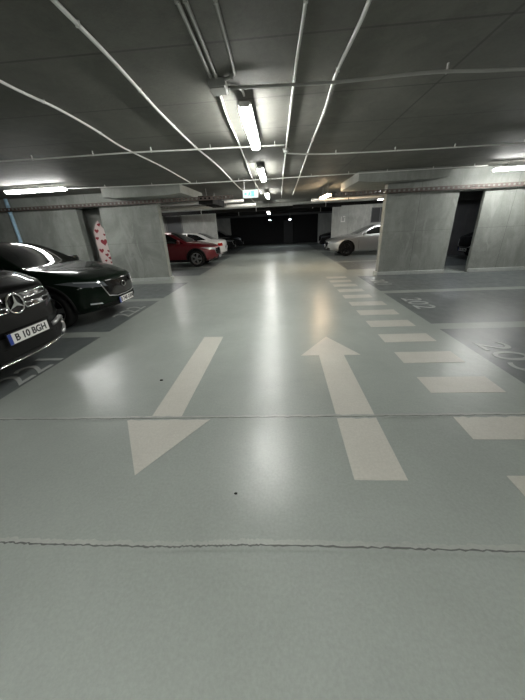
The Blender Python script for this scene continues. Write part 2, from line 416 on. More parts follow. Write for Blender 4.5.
conduit([(.53, 1.2), (.53, 2.27), (.52, 2.6), (.495, 3.15), (.52, 4.01), (.515, 5.44), (.54, 9), (.56, 13)], .014, 'rightmost pale lengthwise conduit, right of the smoke detector')
conduit([(-.545, 1.2), (-.53, 2.12), (-.54, 2.97)], .013, 'left one of the twin grey conduits entering the junction box', 'conduit_dim')
conduit([(-.49, 1.2), (-.485, 2.12), (-.495, 2.97)], .013, 'right one of the twin grey conduits entering the junction box', 'conduit_dim')
conduit([(-.33, 1.2), (-.325, 2.15), (-.335, 2.85), (-.36, 2.98), (-.46, 3.05)], .013, 'grey conduit that bends into the junction box from the right', 'conduit_dim')
conduit([(-.40, 3.10), (-.14, 3.11), (.5, 3.15), (1.29, 3.12), (2.05, 3.2), (4.0, 3.3), (8, 3.4)], .013, 'crosswise conduit running right from the junction box', 'conduit_dim', z=CEIL - .056)
conduit([(-.46, 3.19), (-.38, 3.19), (-.32, 3.24), (-.31, 3.37)], .012, 'short bent conduit feeding the nearest tube light', 'conduit_dim', clips=False)
conduit([(-.52, 3.22), (-.56, 3.9), (-.575, 4.94), (-.62, 6.5), (-.66, 8.05), (-.66, 12)], .012, 'thin conduit beside the lane lights, leaving the junction box')
conduit([(-9, 4.6), (-4.24, 4.87), (-2.3, 4.9), (-1.23, 4.98), (.10, 5.08)], .011, 'nearest crosswise conduit over the left bays', z=CEIL - .056)
conduit([(.14, 5.62), (.8, 5.85), (2.31, 5.99), (4.19, 6.03), (9, 6.1)], .011, 'crosswise conduit running right from the smoke detector', z=CEIL - .056)
conduit([(-6.5, 7.6), (-4.4, 7.95), (-2.1, 8.2), (-.22, 8.28)], .011, 'second crosswise conduit over the left bays, before the drop panel', z=CEIL - .056)
conduit([(-.2, 8.24), (2.19, 8.24), (5.04, 8.26)], .011, 'crosswise conduit over the right bays, before the drop panel', z=CEIL - .056)
e = empty('junction_box', (-.505, 3.10, CEIL))
MB().box(-.075, .075, -.075, .11, -.06, 0, .008).build('box_body', 'conduit_dim', e)
MB().box(-.065, .065, -.065, .10, -.068, -.058, .004).build('lid', 'conduit_dim', e)
for sx_ in (-.05, .05):
    for sy_ in (-.05, .085): MB().lathe([(.006, -.071), (.006, -.067)], 10, 'z').build('screw', 'galvanised', e, loc=(sx_, sy_, 0))
tag(e, 'grey square junction box on the ceiling where conduits meet', 'junction box')
e = empty('smoke_detector', (.13, 5.56, CEIL))
MB().lathe([(.055, 0), (.055, -.018), (.045, -.025)], 24, 'z').build('base', 'paper', e, True)
MB().lathe([(.042, -.024), (.046, -.045), (.03, -.06), (.012, -.064)], 24, 'z').build('sensor', 'paper', e, True)
tag(e, 'white round smoke detector on the ceiling above the lane', 'smoke detector')

# exit sign
e = empty('exit_sign', (-.74, 8.3, 2.30), 0)
MB().box(-.20, .20, -.03, .03, -.095, .095, .008).build('sign_body', 'paper', e)
pn = MB().box(-.185, .185, -.036, -.029, -.082, .082, .002).build('lit_panel', 'sign_lit', e)
FX = lambda u, v, h: (u, -.037 - h, v)
g = MB()
g.prism([(.02, -.06), (.10, -.06), (.10, .06), (.02, .06)], 0, .001, FX)
g.build('door_pictogram', 'green_pict', e)
g = MB()
g.prism([(-.03, .035), (-.015, .05), (0, .035), (-.015, .022)], 0, .001, FX)
g.prism([(-.045, .02), (-.005, .02), (-.012, -.015), (.01, -.05), (-.008, -.055), (-.028, -.02), (-.06, -.05), (-.07, -.04), (-.04, -.005)], 0, .001, FX)
g.build('running_figure', 'green_pict', e)
g = MB(); g.prism([(-.16, 0), (-.12, .035), (-.12, .012), (-.085, .012), (-.085, -.012), (-.12, -.012), (-.12, -.035)], 0, .001, FX); g.build('arrow_pictogram', 'green_pict', e)
for s in (-.15, .15): MB().tube([(s, 0, .09), (s, 0, CEIL - 2.30)], .006, 6).build('hanger', 'galvanised', e)
tag(e, 'lit white and green exit sign hanging above the lane', 'exit sign')

# perforated cable trays in front of the cross walls
def tray(x0, x1, y, z, label):
    e = empty('cable_tray', (x0, y, z)); L_ = x1 - x0
    b = MB(); b.box(0, L_, 0, .012, -.05, -.025); b.box(0, L_, 0, .012, .025, .045)
    n = int(L_ / .125)
    for i in range(n + 1):
        x = i * L_ / n; b.box(x - .033 if i else 0, x + .033, .001, .011, -.026, .026)
    b.build('perforated_side', 'tray_metal', e)
    MB().box(0, L_, .012, .10, -.05, -.045).build('tray_bottom', 'cable_black', e)
    MB().tube([(0, .05, -.033), (L_ / 2, .055, -.03), (L_, .05, -.033)], .011, 8).build('cable', 'cable_black', e, True)
    for i in range(int(L_ / 1.8) + 1):
        x = .3 + i * 1.8
        if x < L_: MB().tube([(x, .06, -.03), (x, .06, min(.12, CEIL - .26 - z))] if False else [(x, .03, -.045), (x, .03, .05)], .008, 6).build('bracket', 'galvanised', e)
    return tag(e, label, 'cable tray', 'perforated cable trays')
tray(-12.3, -1.35, 9.22, 2.345, 'perforated steel cable tray along the top of the left walls')
tray(1.50, 12.3, 8.70, 2.215, 'perforated steel cable tray along the top of the right wall')
# service pipes beyond the first walls
def pipe(p0, p1, r, mat, label, grp='service pipes', rings=4):
    p0, p1 = Vector(p0), Vector(p1); e = empty('service_pipe', p0)
    MB().tube([(0, 0, 0), p1 - p0], r, 16).build('pipe', mat, e, True)
    for i in range(rings):
        q = (p1 - p0) * ((i + .5) / rings); d = (p1 - p0).normalized() * .02
        MB().tube([q - d, q + d], r + .008, 16).build('pipe_clamp', 'galvanised', e, True)
        MB().tube([q + Vector((0, 0, r)), Vector((q.x, q.y, CEIL - p0.z))], .006, 6).build('hanger', 'galvanised', e)
    return tag(e, label, 'pipe', grp)
pipe((-10, 11.6, 2.42), (-1.3, 11.6, 2.42), .055, 'galvanised', 'silver pipe crosswise above the red car')
pipe((-10, 12.1, 2.30), (-.9, 12.1, 2.30), .05, 'conduit_dim', 'grey pipe just behind and below the silver pipe above the red car')
pipe((1.2, 11.9, 2.32), (12, 11.9, 2.32), .055, 'galvanised', 'silver pipe crosswise in front of the grey coupe')
pipe((.6, 13.9, 2.26), (12, 13.9, 2.26), .07, 'cable_black', 'black pipe crosswise above the grey coupe')
pipe((-8, 15.4, 2.30), (3, 15.4, 2.30), .08, 'cable_black', 'black pipe crossing the whole lane deep in the garage')
pipe((-10, 19.2, 2.30), (10, 19.2, 2.30), .10, 'cable_black', 'farthest black pipe crossing above the lane')
e = empty('air_duct', (-2.25, 9.3, 2.30))
MB().box(-.16, .26, .08, 2.1, -.08, .12, .01).build('duct_body', 'cable_black', e)
for i in range(3): MB().box(-.17, .27, .1 + i * .95, .14 + i * .95, -.09, .13, .004).build('duct_flange', 'cable_black', e)
for i in range(2): MB().tube([(0, .5 + 1.2 * i, .12), (0, .5 + 1.2 * i, CEIL - 2.3)], .008, 6).build('hanger', 'galvanised', e)
tag(e, 'black duct under the ceiling running away left of the exit sign', 'duct')
e = empty('streak_pipe', (-8.48, 9.388, 0))
MB().tube([(0, 0, 0), (0, 0, 2.27)], .05, 16).build('pipe', 'streak_blue', e, True)
MB().tube([(0, 0, 2.40), (0, 0, CEIL)], .05, 16).build('pipe', 'streak_blue', e, True)
MB().tube([(0, 0, 2.27), (0, 0, 2.40)], .058, 16).build('socket', 'streak_blue', e, True)
tag(e, 'bluish light streak built as a pipe on the wall behind the dark green car', 'pipe')

# niche banner with hearts
e = empty('heart_banner', (-5.82, 9.56, 0))
FB = lambda u, v, h: (u, -h, v)
MB().prism([(-.16, .62), (.20, .56), (.20, 1.62), (.10, 1.75), (.02, 1.92), (-.09, 1.80), (-.20, 1.60), (-.20, .90)], 0, .02, FB).build('board', 'banner', e)
def heart(s, rot=0):
    P = []
    for k in range(28):
        t = 2 * math.pi * k / 28
        x = 16 * math.sin(t) ** 3 / 17; y_ = (13 * math.cos(t) - 5 * math.cos(2 * t) - 2 * math.cos(3 * t) - math.cos(4 * t)) / 17
        P.append((s * (x * math.cos(rot) - y_ * math.sin(rot)), s * (x * math.sin(rot) + y_ * math.cos(rot))))
    return P
for (u, v, s, r_) in [(.03, 1.80, .06, .2), (-.09, 1.62, .075, -.1), (-.13, 1.40, .06, .1), (.07, 1.28, .12, .05), (-.09, 1.02, .085, -.05), (.06, .88, .065, .1), (.15, 1.0, .05, 0), (.14, .78, .06, .2), (.15, .64, .04, 0), (-.02, .70, .045, .1), (.14, 1.50, .045, -.2)]:
    MB().prism([(u + a_, v + b_) for a_, b_ in heart(s, r_)], .02, .026, FB).build('heart', 'heart_red', e)
MB().box(-.03, .03, 0, .03, 0, .7).build('stand_post', 'steel_frame', e)
tag(e, 'pale board covered in dark red hearts standing in the left wall niche', 'decoration')

# grey door and louvre in the middle cross walls, notice on the wall
e = empty('door_1', (-6.1, 17.5, 0)); structure(e)
MB().box(-.42, .42, -.03, 0, 0, 2.26, .005).build('door_leaf', 'door_grey', e)
MB().box(-.50, -.42, -.05, 0, 0, 2.34).box(.42, .50, -.05, 0, 0, 2.34).box(-.50, .50, -.05, 0, 2.26, 2.34).build('door_frame', 'steel_frame', e)
MB().tube([(.33, -.03, 1.05), (.33, -.07, 1.05), (.22, -.07, 1.05)], .01, 8).build('door_handle', 'chrome', e)
e = empty('window_1', (5.55, 17.5, 1.82)); structure(e)
MB().box(-.45, .45, -.02, 0, -.34, .34).build('pane', 'panel_dark', e)
MB().box(-.48, .48, -.04, 0, .34, .38).box(-.48, .48, -.04, 0, -.38, -.34).box(-.48, -.45, -.04, 0, -.38, .38).box(.45, .48, -.04, 0, -.38, .38).box(-.02, .02, -.035, 0, -.34, .34).build('window_frame', 'door_grey', e)
e = empty('wall_notice', (3.56, 17.5, 1.72))
MB().box(-.17, .17, -.012, 0, -.24, .24, .002).build('board', 'kerb_paint', e)
MB().box(-.13, -.09, -.016, -.01, -.18, .10).box(-.09, .06, -.016, -.01, -.18, -.13).box(.06, .10, -.016, -.01, -.18, .02).box(-.02, .10, -.016, -.01, .07, .12).build('printed_mark', 'paper', e)
tag(e, 'small pale notice on the concrete wall above the grey coupe bonnet', 'notice')
e = empty('door_2', (.78, YE, 0)); structure(e)
MB().box(-.42, .42, -.04, 0, 0, 1.95, .005).build('door_leaf', 'panel_dark', e)
MB().box(-.48, -.42, -.06, 0, 0, 2.02).box(.42, .48, -.06, 0, 0, 2.02).box(-.48, .48, -.06, 0, 1.95, 2.02).build('door_frame', 'trim_black', e)
#CARS
# ------------------------------------------------------------------ cars
def pchip(xk, yk, x):
    n = len(xk)
    if x <= xk[0]: return yk[0]
    if x >= xk[-1]: return yk[-1]
    h = [xk[i + 1] - xk[i] for i in range(n - 1)]; d = [(yk[i + 1] - yk[i]) / h[i] for i in range(n - 1)]
    def sl(i):
        if i == 0: return d[0]
        if i == n - 1: return d[-1]
        if d[i - 1] * d[i] <= 0: return 0.0
        w1, w2 = 2 * h[i] + h[i - 1], h[i] + 2 * h[i - 1]
        return (w1 + w2) / (w1 / d[i - 1] + w2 / d[i])
    i = max(j for j in range(n - 1) if xk[j] <= x)
    t = (x - xk[i]) / h[i]; m0, m1 = sl(i) * h[i], sl(i + 1) * h[i]
    return (2*t**3-3*t*t+1)*yk[i] + (t**3-2*t*t+t)*m0 + (-2*t**3+3*t*t)*yk[i+1] + (t**3-t*t)*m1
def sstep(a_, b_, x):
    t = min(1, max(0, (x - a_) / (b_ - a_))); return t * t * (3 - 2 * t)
class Car:
    def __init__(s, name, keys, paint, axles, wheel_r, bow=(.30, .16), lean=(.10, .06), arch=1.12, flare=.0):
        """keys rows front to back: x, z_bottom, z_shoulder, z_top, half_width, half_width_top"""
        s.root = empty(name); s.paint = paint
        keys = sorted(keys); X = [k_[0] for k_ in keys]; s.X = X
        col = lambda j: (lambda x: pchip(X, [k_[j] for k_ in keys], x))
        zb, zs, zt_, w_, wt = [col(j) for j in range(1, 6)]
        xf, xr = X[-1], X[0]; s.xf, s.xr = xf, xr
        cap = [(.0, 0), (.45, .002), (.75, .01), (.9, .03), (.965, .06)]
        st = [(xr + d, sc) for sc, d in cap]; n = 150
        st += [(xr + .1 + (xf - xr - .2) * i / n, 1.0) for i in range(n + 1)]
        st += [(xf - d, sc) for sc, d in reversed(cap)]
        bm = bmesh.new(); rings = []
        for x, sc in st:
            xe = min(max(x, xr + .1), xf - .1)
            B_, S_, T_, W_, Q_ = zb(xe), zs(xe), zt_(xe), w_(xe), wt(xe)
            hb = S_ - B_; ht = T_ - S_
            P = [(0, B_), (.5 * W_, B_), (.85 * W_, B_ + .01), (.955 * W_, B_ + .06), (.985 * W_, B_ + .2 * hb), (W_, B_ + .5 * hb), (.992 * W_, B_ + .72 * hb), (.975 * W_, B_ + .90 * hb), (.945 * W_, S_),
                 (Q_ + (.945 * W_ - Q_) * .52, S_ + ht * .45), (Q_ + (.945 * W_ - Q_) * .10, S_ + ht * .84), (Q_ * .88, S_ + ht * .925), (Q_ * .5, S_ + ht * .978), (0, T_)]
            prof = []
            for i in range(len(P) - 1):
                p0, p1, p2, p3 = [Vector(P[j]) for j in (max(i - 1, 0), i, i + 1, min(i + 2, len(P) - 1))]
                for q in range(3):
                    u = q / 3; prof.append(.5 * ((2 * p1) + (p2 - p0) * u + (2 * p0 - 5 * p1 + 4 * p2 - p3) * u * u + (3 * p1 - p0 - 3 * p2 + p3) * u ** 3))
            prof.append(Vector(P[-1])); zc = (B_ + S_) / 2
            full = [(v.x, v.y) for v in prof] + [(-v.x, v.y) for v in prof[-2:0:-1]]
            rg = []
            for y_, z_ in full:
                y_, z_ = y_ * sc, zc + (z_ - zc) * sc
                xx = x
                k_ = min(1.1, abs(y_) / W_)
                rf = sstep(xf - 1.0, xf - .1, x); rr = sstep(xr + .8, xr + .1, x)
                xx -= rf * (bow[0] * k_ ** 3 + lean[0] * max(0, (z_ - .5) / .5) ** 2 + .10 * max(0, (.36 - z_) / .2))
                xx += rr * (bow[1] * k_ ** 3 + lean[1] * max(0, (z_ - .5) / .5) ** 2 + .10 * max(0, (.36 - z_) / .2))
                if flare:
                    for ax in axles:
                        dd = math.hypot(x - ax, z_ - wheel_r); y_ *= 1 + flare * max(0, 1 - abs(dd - wheel_r * 1.15) / .22) * (1 if abs(y_) > .8 * W_ and z_ > .2 else 0)
                rg.append(bm.verts.new((xx, y_, z_)))
            rings.append(rg)
        m = len(rings[0])
        for A, B in zip(rings, rings[1:]):
            for k_ in range(m): bm.faces.new((A[k_], B[k_], B[(k_ + 1) % m], A[(k_ + 1) % m]))
        bmesh.ops.remove_doubles(bm, verts=bm.verts, dist=1e-5)
        bmesh.ops.recalc_face_normals(bm, faces=bm.faces)
        s.bvh = BVHTree.FromBMesh(bm)
        mb = MB(); mb.bm.free(); mb.bm = bm
        body = mb.build('body', [paint, 'trim_black'], s.root, True)
        W0 = max(k_[4] for k_ in keys); s.W = W0
        c = MB()
        for ax in axles:
            for sg in (-1, 1):
                bb = MB(); bb.lathe([(wheel_r * arch, -.19), (wheel_r * arch, .19)], 40, 'y')
                for v in bb.bm.verts: v.co += Vector((ax, sg * (W0 - .06), wheel_r + .01))
                me = bpy.data.meshes.new('t'); bb.bm.to_mesh(me); bb.bm.free(); c.bm.from_mesh(me); bpy.data.meshes.remove(me)
        cut = c.build('cutter', 'trim_black')
        cut.data.materials.clear(); cut.data.materials.append(MATS[paint]); cut.data.materials.append(MATS['trim_black'])
        for p in cut.data.polygons: p.material_index = 1
        md = body.modifiers.new('arches', 'BOOLEAN'); md.object = cut; md.operation = 'DIFFERENCE'; md.solver = 'EXACT'
        dg = bpy.context.evaluated_depsgraph_get(); dg.update()
        me = bpy.data.meshes.new_from_object(body.evaluated_get(dg)); body.modifiers.clear(); body.data = me; me.name = 'body'
        bpy.data.objects.remove(cut)
        for p in me.polygons: p.use_smooth = True
        try: me.set_sharp_from_angle(angle=R(40))
        except Exception: pass
        s.body = body; s.axles = axles; s.wr = wheel_r
    def cast(s, view, u, v):
        o, d = {'left': (Vector((u, 3, v)), Vector((0, -1, 0))), 'right': (Vector((u, -3, v)), Vector((0, 1, 0))), 'front': (Vector((6, u, v)), Vector((-1, 0, 0))),
                'rear': (Vector((-6, u, v)), Vector((1, 0, 0))), 'top': (Vector((u, v, 4)), Vector((0, 0, -1)))}[view]
        loc, nor, i_, dist = s.bvh.ray_cast(o, d)
        if loc is None: return None, None
        if nor.dot(d) > 0: nor = -nor
        return loc, nor
    def patch(s, name, mat, view, poly, off=.004, step=.06, depth=.012, parent=None):
        bm = bmesh.new(); bm.faces.new([bm.verts.new((u, v, 0)) for u, v in poly])
        us = [p[0] for p in poly]; vv = [p[1] for p in poly]
        for ax, lo, hi in ((0, min(us), max(us)), (1, min(vv), max(vv))):
            q = lo + step
            while q < hi - 1e-4:
                co = Vector((q, 0, 0)) if ax == 0 else Vector((0, q, 0)); no = Vector((1, 0, 0)) if ax == 0 else Vector((0, 1, 0))
                bmesh.ops.bisect_plane(bm, geom=bm.verts[:] + bm.edges[:] + bm.faces[:], plane_co=co, plane_no=no); q += step
        bmesh.ops.triangulate(bm, faces=bm.faces)
        bad = []; nrm = {}
        for vt in bm.verts:
            loc, nor = s.cast(view, vt.co.x, vt.co.y)
            if loc is None: bad.append(vt); continue
            vt.co = loc + nor * off; nrm[vt] = nor
        bmesh.ops.delete(bm, geom=bad, context='VERTS')
        if not bm.faces: bm.free(); return None
        vl = list(bm.verts); inner = {vt: bm.verts.new(vt.co - nrm[vt] * depth) for vt in vl}
        fl = list(bm.faces); edges = [e_ for e_ in bm.edges if e_.is_boundary]
        for f_ in fl: bm.faces.new([inner[x_] for x_ in f_.verts][::-1])
        for e_ in edges:
            a_, b_ = e_.verts; bm.faces.new((a_, b_, inner[b_], inner[a_]))
        mb = MB(); mb.bm.free(); mb.bm = bm
        o = mb.build(name, mat, parent or s.root, True)
        try: o.data.set_sharp_from_angle(angle=R(50))
        except Exception: pass
        return o
    def sides(s, name, mat, poly, **k_):
        return [s.patch(name, mat, v, poly, **k_) for v in ('left', 'right')]
    def mirrored(s, name, mat, view, poly, **k_):
        s.patch(name, mat, view, poly, **k_); s.patch(name, mat, view, [(-u, v) for u, v in poly][::-1], **k_)
    def line(s, name, mat, view, pts, r=.005, off=.002, parent=None):
        P = []
        for (u0, v0), (u1, v1) in zip(pts, pts[1:]):
            n = max(2, int(math.hypot(u1 - u0, v1 - v0) / .05))
            for i in range(n): P.append((u0 + (u1 - u0) * i / n, v0 + (v1 - v0) * i / n))
        P.append(pts[-1]); Q = []
        for u, v in P:
            l, n_ = s.cast(view, u, v)
            if l is not None: Q.append(l + n_ * off)
        if len(Q) > 2: return MB().tube(Q, r, 8).build(name, mat, parent or s.root, True)
    def wheels(s, style='spoke', rim='rim', n=5, tw=.215):
        r = s.wr
        for ax in s.axles:
            for sg in (-1, 1):
                rp = r * .70; h = tw / 2
                t = MB().lathe([(rp, -h * .9), (r * .93, -h), (r * .985, -h * .8), (r, -h * .4), (r, h * .4), (r * .985, h * .8), (r * .93, h), (rp, h * .9), (rp * .97, h * .5), (rp * .97, -h * .5)], 40, 'y', True)
                w_ = t.build('wheel', 'tyre', s.root, True, (ax, sg * (s.W - .135), r))
                b = MB(); b.lathe([(rp, h * .85), (rp * .93, h * .85), (rp * .90, h * .3), (rp * .90, -h * .8), (rp, -h * .8)], 40, 'y', True)
                for i in range(n):
                    for dl in ((-.10, .10) if style == 'twin' else (0,)):
                        t_ = 2 * math.pi * i / n + dl
                        c_, s_ = math.cos(t_), math.sin(t_); wd0, wd1 = (.030, .020) if style == 'twin' else (.05, .032)
                        q = [(.04, wd0 * .8), (rp * .93, wd1), (rp * .93, -wd1), (.04, -wd0 * .8)]
                        b.prism([(c_ * u - s_ * v, s_ * u + c_ * v) for u, v in q], h * .45, h * .78, lambda u, v, hh: (u, hh, v))
                b.lathe([(.0001, h * .80), (.03, h * .82), (.062, h * .70), (.062, h * .3)], 20, 'y')
                if sg < 0:
                    for v in b.bm.verts: v.co.y = -v.co.y
                b.build('rim', rim, w_)
                d = MB(); d.lathe([(.0001, h * .1), (rp * .78, h * .1), (rp * .78, 0), (.0001, 0)], 28, 'y')
                if sg < 0:
                    for v in d.bm.verts: v.co.y = -v.co.y
                d.build('brake_disc', 'rim_dark', w_)
    def plate(s, view, z, txt, sub=None):
        l, n_ = s.cast(view, 0, z); sg = 1 if view == 'front' else -1
        x = max(abs((s.cast(view, u, z)[0] or l).x) for u in (-.2, 0, .2)) * sg + sg * .012
        e = MB(); e.box(-.008, .008, -.26, .26, -.056, .056, .003)
        o = e.build('license_plate', 'plate_white', s.root, loc=(x, 0, z))
        b = MB(); yb = -.26 * sg; b.box(.0085 * sg - .001, .0085 * sg + .001, min(yb, yb + .045 * sg), max(yb, yb + .045 * sg), -.053, .053); b.build('country_band', 'plate_blue', o)
        Mx = Matrix(((0, 0, sg, .0092 * sg), (sg, 0, 0, .022 * sg), (0, 1, 0, -.003), (0, 0, 0, 1)))
        text_mesh('characters', txt, .098, 'plate_black', o, Mx, .0005, 1.0, .003)
        b = MB()
        for yy in (-.262, .262): b.box(-.006, .011, yy - .004, yy + .004, -.06, .06)
        for zz in (-.059, .059): b.box(-.006, .011, -.265, .265, zz - .004, zz + .004)
        b.build('plate_frame', 'trim_black', o)
        return o
    def mirrors(s, x, z, mat=None):
        for sg, v in ((1, 'left'), (-1, 'right')):
            l, n_ = s.cast(v, x, z - .04)
            b = MB(); b.box(-.07, .05, -.10, .10, -.06, .07, .03)
            o = b.build('side_mirror', mat or s.paint, s.root, True, (x, l.y + sg * .15, z + .05))
            MB().tube([(-.01, -sg * .17, -.06), (-.01, -sg * .05, -.03)], .022, 8).build('mirror_arm', 'trim_black', o, True)
    def archtrim(s, mat='trim_black', wd=.05):
        for ax in s.axles:
            r0 = s.wr * 1.12
            for v in ('left', 'right'):
                P = []
                for t in range(0, 25): a_ = R(-12 + 204 * t / 24); P.append((ax + r0 * math.cos(a_), s.wr + .01 + r0 * math.sin(a_)))
                for t in range(24, -1, -1): a_ = R(-12 + 204 * t / 24); P.append((ax + (r0 + wd) * math.cos(a_), s.wr + .01 + (r0 + wd) * math.sin(a_)))
                P = [(u, max(z_, .24)) for u, z_ in P]
                # quads strip built directly
                b = MB(); prev = None; n = 25
                for t in range(n):
                    row = []
                    for u, z_ in (P[t], P[2 * n - 1 - t]):
                        l, n_ = s.cast(v, u, z_)
                        if l is None: row = None; break
                        sy = 1 if v == 'left' else -1
                        row += [b.bm.verts.new(l + Vector((0, .012 * sy, 0))), b.bm.verts.new(l - Vector((0, .03 * sy, 0)))]
                    if prev and row:
                        b.bm.faces.new((prev[0], row[0], row[2], prev[2])); b.bm.faces.new((prev[1], prev[3], row[3], row[1]))
                        b.bm.faces.new((prev[0], prev[1], row[1], row[0])); b.bm.faces.new((prev[2], row[2], row[3], prev[3]))
                    prev = row
                b.build('wheel_arch_trim', mat, s.root, True)
    def place(s, x, y, rz, label, cat='car'):
        s.root.location = (x, y, 0); s.root.rotation_euler.z = rz
        return tag(s.root, label, cat)

SUV = [(2.33, .34, .90, 1.03, .84, .74), (2.0, .28, 1.01, 1.13, .92, .76), (1.25, .24, 1.06, 1.19, .945, .80), (1.0, .24, 1.07, 1.212, .945, .79), (.95, .24, 1.07, 1.235, .945, .785), (.88, .24, 1.07, 1.275, .945, .77), (.15, .24, 1.05, 1.60, .945, .62),
       (-.6, .24, 1.06, 1.64, .945, .60), (-1.5, .26, 1.08, 1.60, .94, .58), (-2.0, .28, 1.09, 1.42, .92, .60), (-2.33, .36, 1.0, 1.06, .88, .66)]
CROSS = [(2.2, .27, .70, .80, .82, .66), (1.85, .22, .82, .92, .88, .72), (1.2, .2, .91, 1.01, .905, .74), (1.0, .2, .94, 1.032, .905, .735), (.95, .2, .94, 1.048, .905, .73), (.88, .2, .941, 1.088, .905, .715), (.15, .2, .96, 1.45, .905, .58),
         (-.5, .2, .97, 1.49, .905, .56), (-1.3, .22, 1.0, 1.43, .90, .54), (-1.85, .25, 1.0, 1.22, .89, .56), (-2.2, .32, .92, .98, .84, .62)]
SEDAN = [(2.33, .24, .62, .70, .80, .64), (1.95, .2, .74, .83, .88, .70), (1.25, .18, .84, .94, .91, .73), (.98, .18, .87, .968, .91, .725), (.93, .18, .87, .985, .91, .72), (.86, .18, .871, 1.02, .91, .70), (.05, .18, .90, 1.36, .91, .56),
         (-.5, .18, .92, 1.41, .91, .54), (-1.1, .18, .94, 1.33, .905, .53), (-1.75, .2, .95, 1.05, .90, .62), (-2.1, .24, .93, 1.02, .88, .66), (-2.33, .34, .86, .94, .84, .68)]
def outfit(c, kind, rim='rim', style='twin', bright=False, trims=True, front_txt=None, rear_txt=None):
    """glass, seams, lamps, handles, grille shared by the parked cars"""
    if kind == 'sedan':
        c.patch('windshield', 'glass', 'top', [(.90, -.66), (.93, 0), (.90, .66), (.14, .54), (.10, 0), (.14, -.54)])
        c.patch('rear_window', 'glass', 'top', [(-1.70, -.58), (-1.72, 0), (-1.70, .58), (-1.02, .48), (-1.0, 0), (-1.02, -.48)])
        c.sides('side_window', 'glass', [(.72, .95), (.02, 1.29), (-.42, 1.33), (-.42, .98)])
        c.sides('side_window', 'glass', [(-.48, .98), (-.48, 1.33), (-.95, 1.27), (-1.45, 1.02)])
        dz, hz, xt = .90, .80, .5
        c.sides('door_seam', 'trim_black', [(.86, .30), (.868, .30), (.868, .88), (.86, .88)], step=.2); c.sides('door_seam', 'trim_black', [(-.45, .30), (-.442, .30), (-.442, .92), (-.45, .92)], step=.2)
        c.mirrored('headlight', 'lamp_lens_bright' if bright else 'lamp_lens', 'front', [(.44, .56), (.78, .62), (.84, .72), (.74, .73), (.50, .66)], off=.008, step=.04)
        c.patch('grille', 'gloss_black', 'front', [(-.40, .44), (.40, .44), (.44, .62), (.34, .68), (-.34, .68), (-.44, .62)], off=.006)
        c.patch('lower_grille', 'trim_black', 'front', [(-.55, .27), (.55, .27), (.62, .36), (.5, .40), (-.5, .40), (-.62, .36)], off=.006)
        c.mirrored('tail_light', 'tail_red', 'rear', [(.56, .72), (.80, .70), (.82, .84), (.60, .85)], off=.008, step=.04)
        c.sides('tail_light_side', 'tail_red', [(-2.22, .70), (-2.02, .76), (-2.05, .85), (-2.23, .84)], off=.008, step=.04)
        zp, zr = .47, .62
        c.patch('rear_bumper_trim', 'trim_black', 'rear', [(-.6, .30), (.6, .30), (.66, .40), (-.66, .40)], off=.006)
    else:
        g = .11 if kind == 'suv' else 0
        c.patch('windshield', 'glass', 'top', [(.95, -.70), (.99, 0), (.95, .70), (.22, .57), (.17, 0), (.22, -.57)])
        c.patch('rear_window', 'glass', 'rear', [(-.50, 1.08 + g), (.50, 1.08 + g), (.44, 1.34 + g), (-.44, 1.34 + g)])
        c.sides('side_window', 'glass', [(.80, .99 + g), (.10, 1.36 + g), (-.40, 1.41 + g), (-.40, 1.01 + g)])
        c.sides('side_window', 'glass', [(-.46, 1.01 + g), (-.46, 1.41 + g), (-1.15, 1.36 + g), (-1.30, 1.05 + g)])
        c.sides('side_window', 'glass', [(-1.36, 1.06 + g), (-1.22, 1.34 + g), (-1.50, 1.28 + g), (-1.72, 1.10 + g)], step=.05)
        c.sides('door_seam', 'trim_black', [(.88, .35), (.888, .35), (.888, .96), (.88, .96)], step=.2); c.sides('door_seam', 'trim_black', [(-.43, .35), (-.422, .35), (-.422, .99), (-.43, .99)], step=.2)
        c.mirrored('headlight', 'lamp_lens_bright' if bright else 'lamp_lens', 'front', [(.40, .66 + g), (.74, .70 + g), (.86, .79 + g), (.78, .80 + g), (.46, .75 + g)], off=.008, step=.04)
        if kind != 'suv':
            c.patch('grille', 'gloss_black', 'front', [(-.42, .48), (.42, .48), (.50, .70), (.42, .74), (-.42, .74), (-.50, .70)], off=.006)
            c.line('grille_trim', 'silver', 'front', [(-.52, .72), (-.43, .50), (-.25, .46), (.25, .46), (.43, .50), (.52, .72)], .007, .01)
            c.patch('lower_grille', 'trim_black', 'front', [(-.6, .28), (.6, .28), (.62, .37), (-.62, .37)], off=.006)
        c.mirrored('tail_light', 'tail_red', 'rear', [(.44, .86 + g), (.82, .84 + g), (.85, .96 + g), (.5, .96 + g)], off=.008, step=.04)
        zp, zr = .37, .75
        hz = .84 + g
        if trims:
            c.archtrim(); c.sides('sill_trim', 'trim_black', [(-.95, .24), (.98, .24), (.98, .33), (-.95, .33)], off=.008)
    for x in (-.28, -1.15) if kind != 'sedan' else (-.25, -1.0):
        c.sides('door_handle', 'chrome' if kind == 'sedan' else c.paint, [(x - .09, hz - .012), (x + .09, hz - .012), (x + .09, hz + .018), (x - .09, hz + .018)], off=.022, depth=.02, step=.05)
    c.mirrors(.66, 1.0 + (.12 if kind == 'suv' else 0 if kind == 'cross' else -.06))
    c.wheels(style, rim)
    if front_txt: c.plate('front', zp, front_txt)
    if rear_txt: c.plate('rear', zr, rear_txt)

